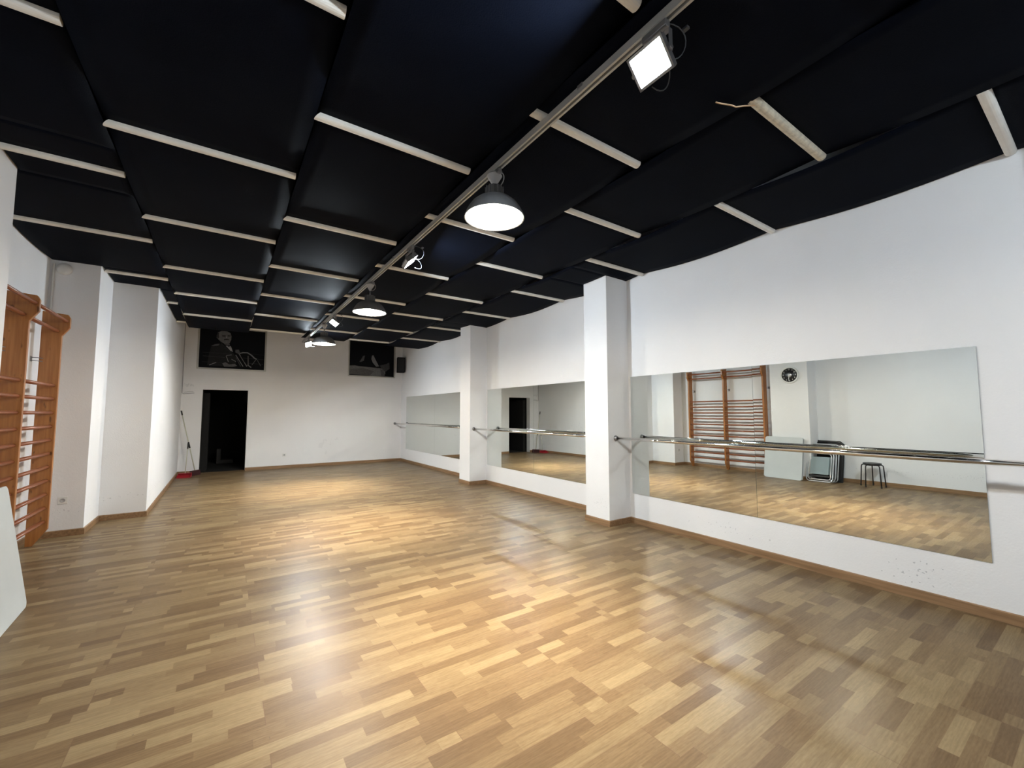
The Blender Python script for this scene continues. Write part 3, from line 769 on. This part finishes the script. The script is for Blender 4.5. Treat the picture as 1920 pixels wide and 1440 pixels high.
for a, b, g_, w_ in (((860, 700), (970, 680), 0.11, 14), ((860, 710), (910, 840), 0.13, 14), ((970, 780), (1060, 830), 0.12, 14), ((1050, 680), (1210, 940), 0.13, 14),
                     ((1110, 640), (1290, 940), 0.12, 16), ((1060, 740), (1160, 940), 0.05, 12), ((1150, 700), (1240, 850), 0.05, 10), ((1305, 690), (1315, 900), 0.07, 20),
                     ((1470, 780), (1390, 900), 0.07, 14), ((1500, 780), (1580, 920), 0.06, 12), ((540, 920), (670, 860), 0.13, 16), ((1300, 900), (1380, 960), 0.11, 22),
                     ((410, 640), (960, 665), 0.03, 5), ((410, 720), (840, 745), 0.035, 7), ((400, 850), (780, 860), 0.025, 5), ((1350, 640), (1640, 665), 0.02, 5), ((1200, 740), (1640, 775), 0.03, 6), ((1330, 860), (1630, 880), 0.03, 6)):
    sh.append((g_, K(stroke([a, b], w_))))
sh.append((0.12, K(stroke([(1130, 640), (1200, 620), (1290, 620), (1370, 670), (1440, 740), (1490, 765)], 26))))
picture('framed_poster', *WIN[0], 'black framed photograph of a suited musician holding a squeezebox, above the doorway', sh)
W2 = WIN[1][1] - WIN[1][0]
def K2(pts): return [((x - 150) / 1080 * W2 , (905 - y) * 0.0013 + 0.0) for x, y in pts]
sh2 = [(0.09, K2([(190, 660), (300, 650), (420, 665), (620, 670), (820, 680), (980, 690), (1000, 800), (960, 860), (700, 870), (400, 850), (190, 830)])),
       (0.06, K2([(190, 740), (500, 700), (740, 760), (640, 860), (190, 860)])),
       (0.05, K2([(430, 520), (480, 420), (520, 410), (500, 530), (440, 560), (400, 560)])),
       (0.11, K2([(680, 400), (715, 390), (780, 520), (850, 640), (780, 650), (700, 560), (670, 480)])),
       (0.03, K2([(860, 620), (1000, 580), (1090, 530), (1100, 680), (1000, 760), (920, 700)])),
       (0.05, K2([(880, 700), (960, 720), (990, 860), (900, 850)]))]
picture('framed_poster', *WIN[1], 'black framed dance photograph high in the back wall near the speaker', sh2)

# speaker on the back wall
t = thing('loudspeaker', 'black loudspeaker mounted high in the far right corner', 'loudspeaker', (4.40, 12.42, 2.68), (0, 0, -0.25))
bm = bmesh.new(); box(bm, -0.115, 0.115, -0.09, 0.11, 0.0, 0.46, bev=0.015); obj('cabinet', bm, M['black_box'], t)
bm = bmesh.new(); box(bm, -0.095, 0.095, -0.098, -0.088, 0.02, 0.44, bev=0.004); obj('grille', bm, M['black_cloth'], t)
bm = bmesh.new(); tube(bm, [(0, 0.10, 0.23), (0.0, 0.20, 0.23), (0.02, 0.265, 0.23)], 0.012, 8); box(bm, -0.03, 0.07, 0.262, 0.272, 0.17, 0.29); obj('bracket', bm, M['black'], t)

# broom and dustpan
t = thing('broom', 'broom with pale handle and dark bristles leaning in the far left corner', 'broom')
a = Vector((-0.50, 12.42, 0.10)); b = Vector((-0.82, 12.56, 1.50)); d = (b - a)
bm = bmesh.new(); tube(bm, [a, b], 0.011, 10); obj('handle', bm, M['handle'], t)
bm = bmesh.new(); tube(bm, [a + d * 0.93, b + d * 0.005], 0.0155, 10); tube(bm, [a + d * 0.38, a + d * 0.48], 0.016, 10); obj('grip', bm, M['black'], t)
bm = bmesh.new(); box(bm, -0.13, 0.13, -0.025, 0.025, 0.075, 0.115, bev=0.01, mat=Matrix.Translation((-0.50, 12.42, 0)) @ Matrix.Rotation(0.9, 4, 'Z')); obj('head', bm, M['bristle'], t)
bm = bmesh.new(); box(bm, -0.135, 0.135, -0.032, 0.032, 0.0, 0.078, bev=0.008, mat=Matrix.Translation((-0.50, 12.42, 0)) @ Matrix.Rotation(0.9, 4, 'Z')); obj('bristles', bm, M['bristle'], t)
t = thing('dustpan', 'long handled red dustpan on the floor beside the broom', 'dustpan', (-0.68, 12.13, 0), (0, 0, -0.1))
bm = bmesh.new()
prism(bm, [(-0.13, -0.12, 0.002), (0.13, -0.12, 0.002), (0.12, 0.12, 0.002), (-0.12, 0.12, 0.002)], (0, 0, 0.004))
for s in (-1, 1): prism(bm, [(s * 0.13, -0.10, 0.004), (s * 0.12, 0.12, 0.004), (s * 0.12, 0.12, 0.085), (s * 0.125, 0.02, 0.06)], (s * -0.004, 0, 0))
box(bm, -0.122, 0.122, 0.118, 0.123, 0.003, 0.085); box(bm, -0.122, 0.122, 0.05, 0.12, 0.083, 0.088)
obj('pan', bm, M['red'], t)
bm = bmesh.new(); tube(bm, [(0.0, 0.10, 0.07), (0.015, 0.17, 0.72)], 0.0085, 8); obj('handle', bm, M['handle'], t)
bm = bmesh.new(); tube(bm, [(0.0135, 0.165, 0.62), (0.0155, 0.172, 0.76)], 0.0135, 8); obj('grip', bm, M['black'], t)
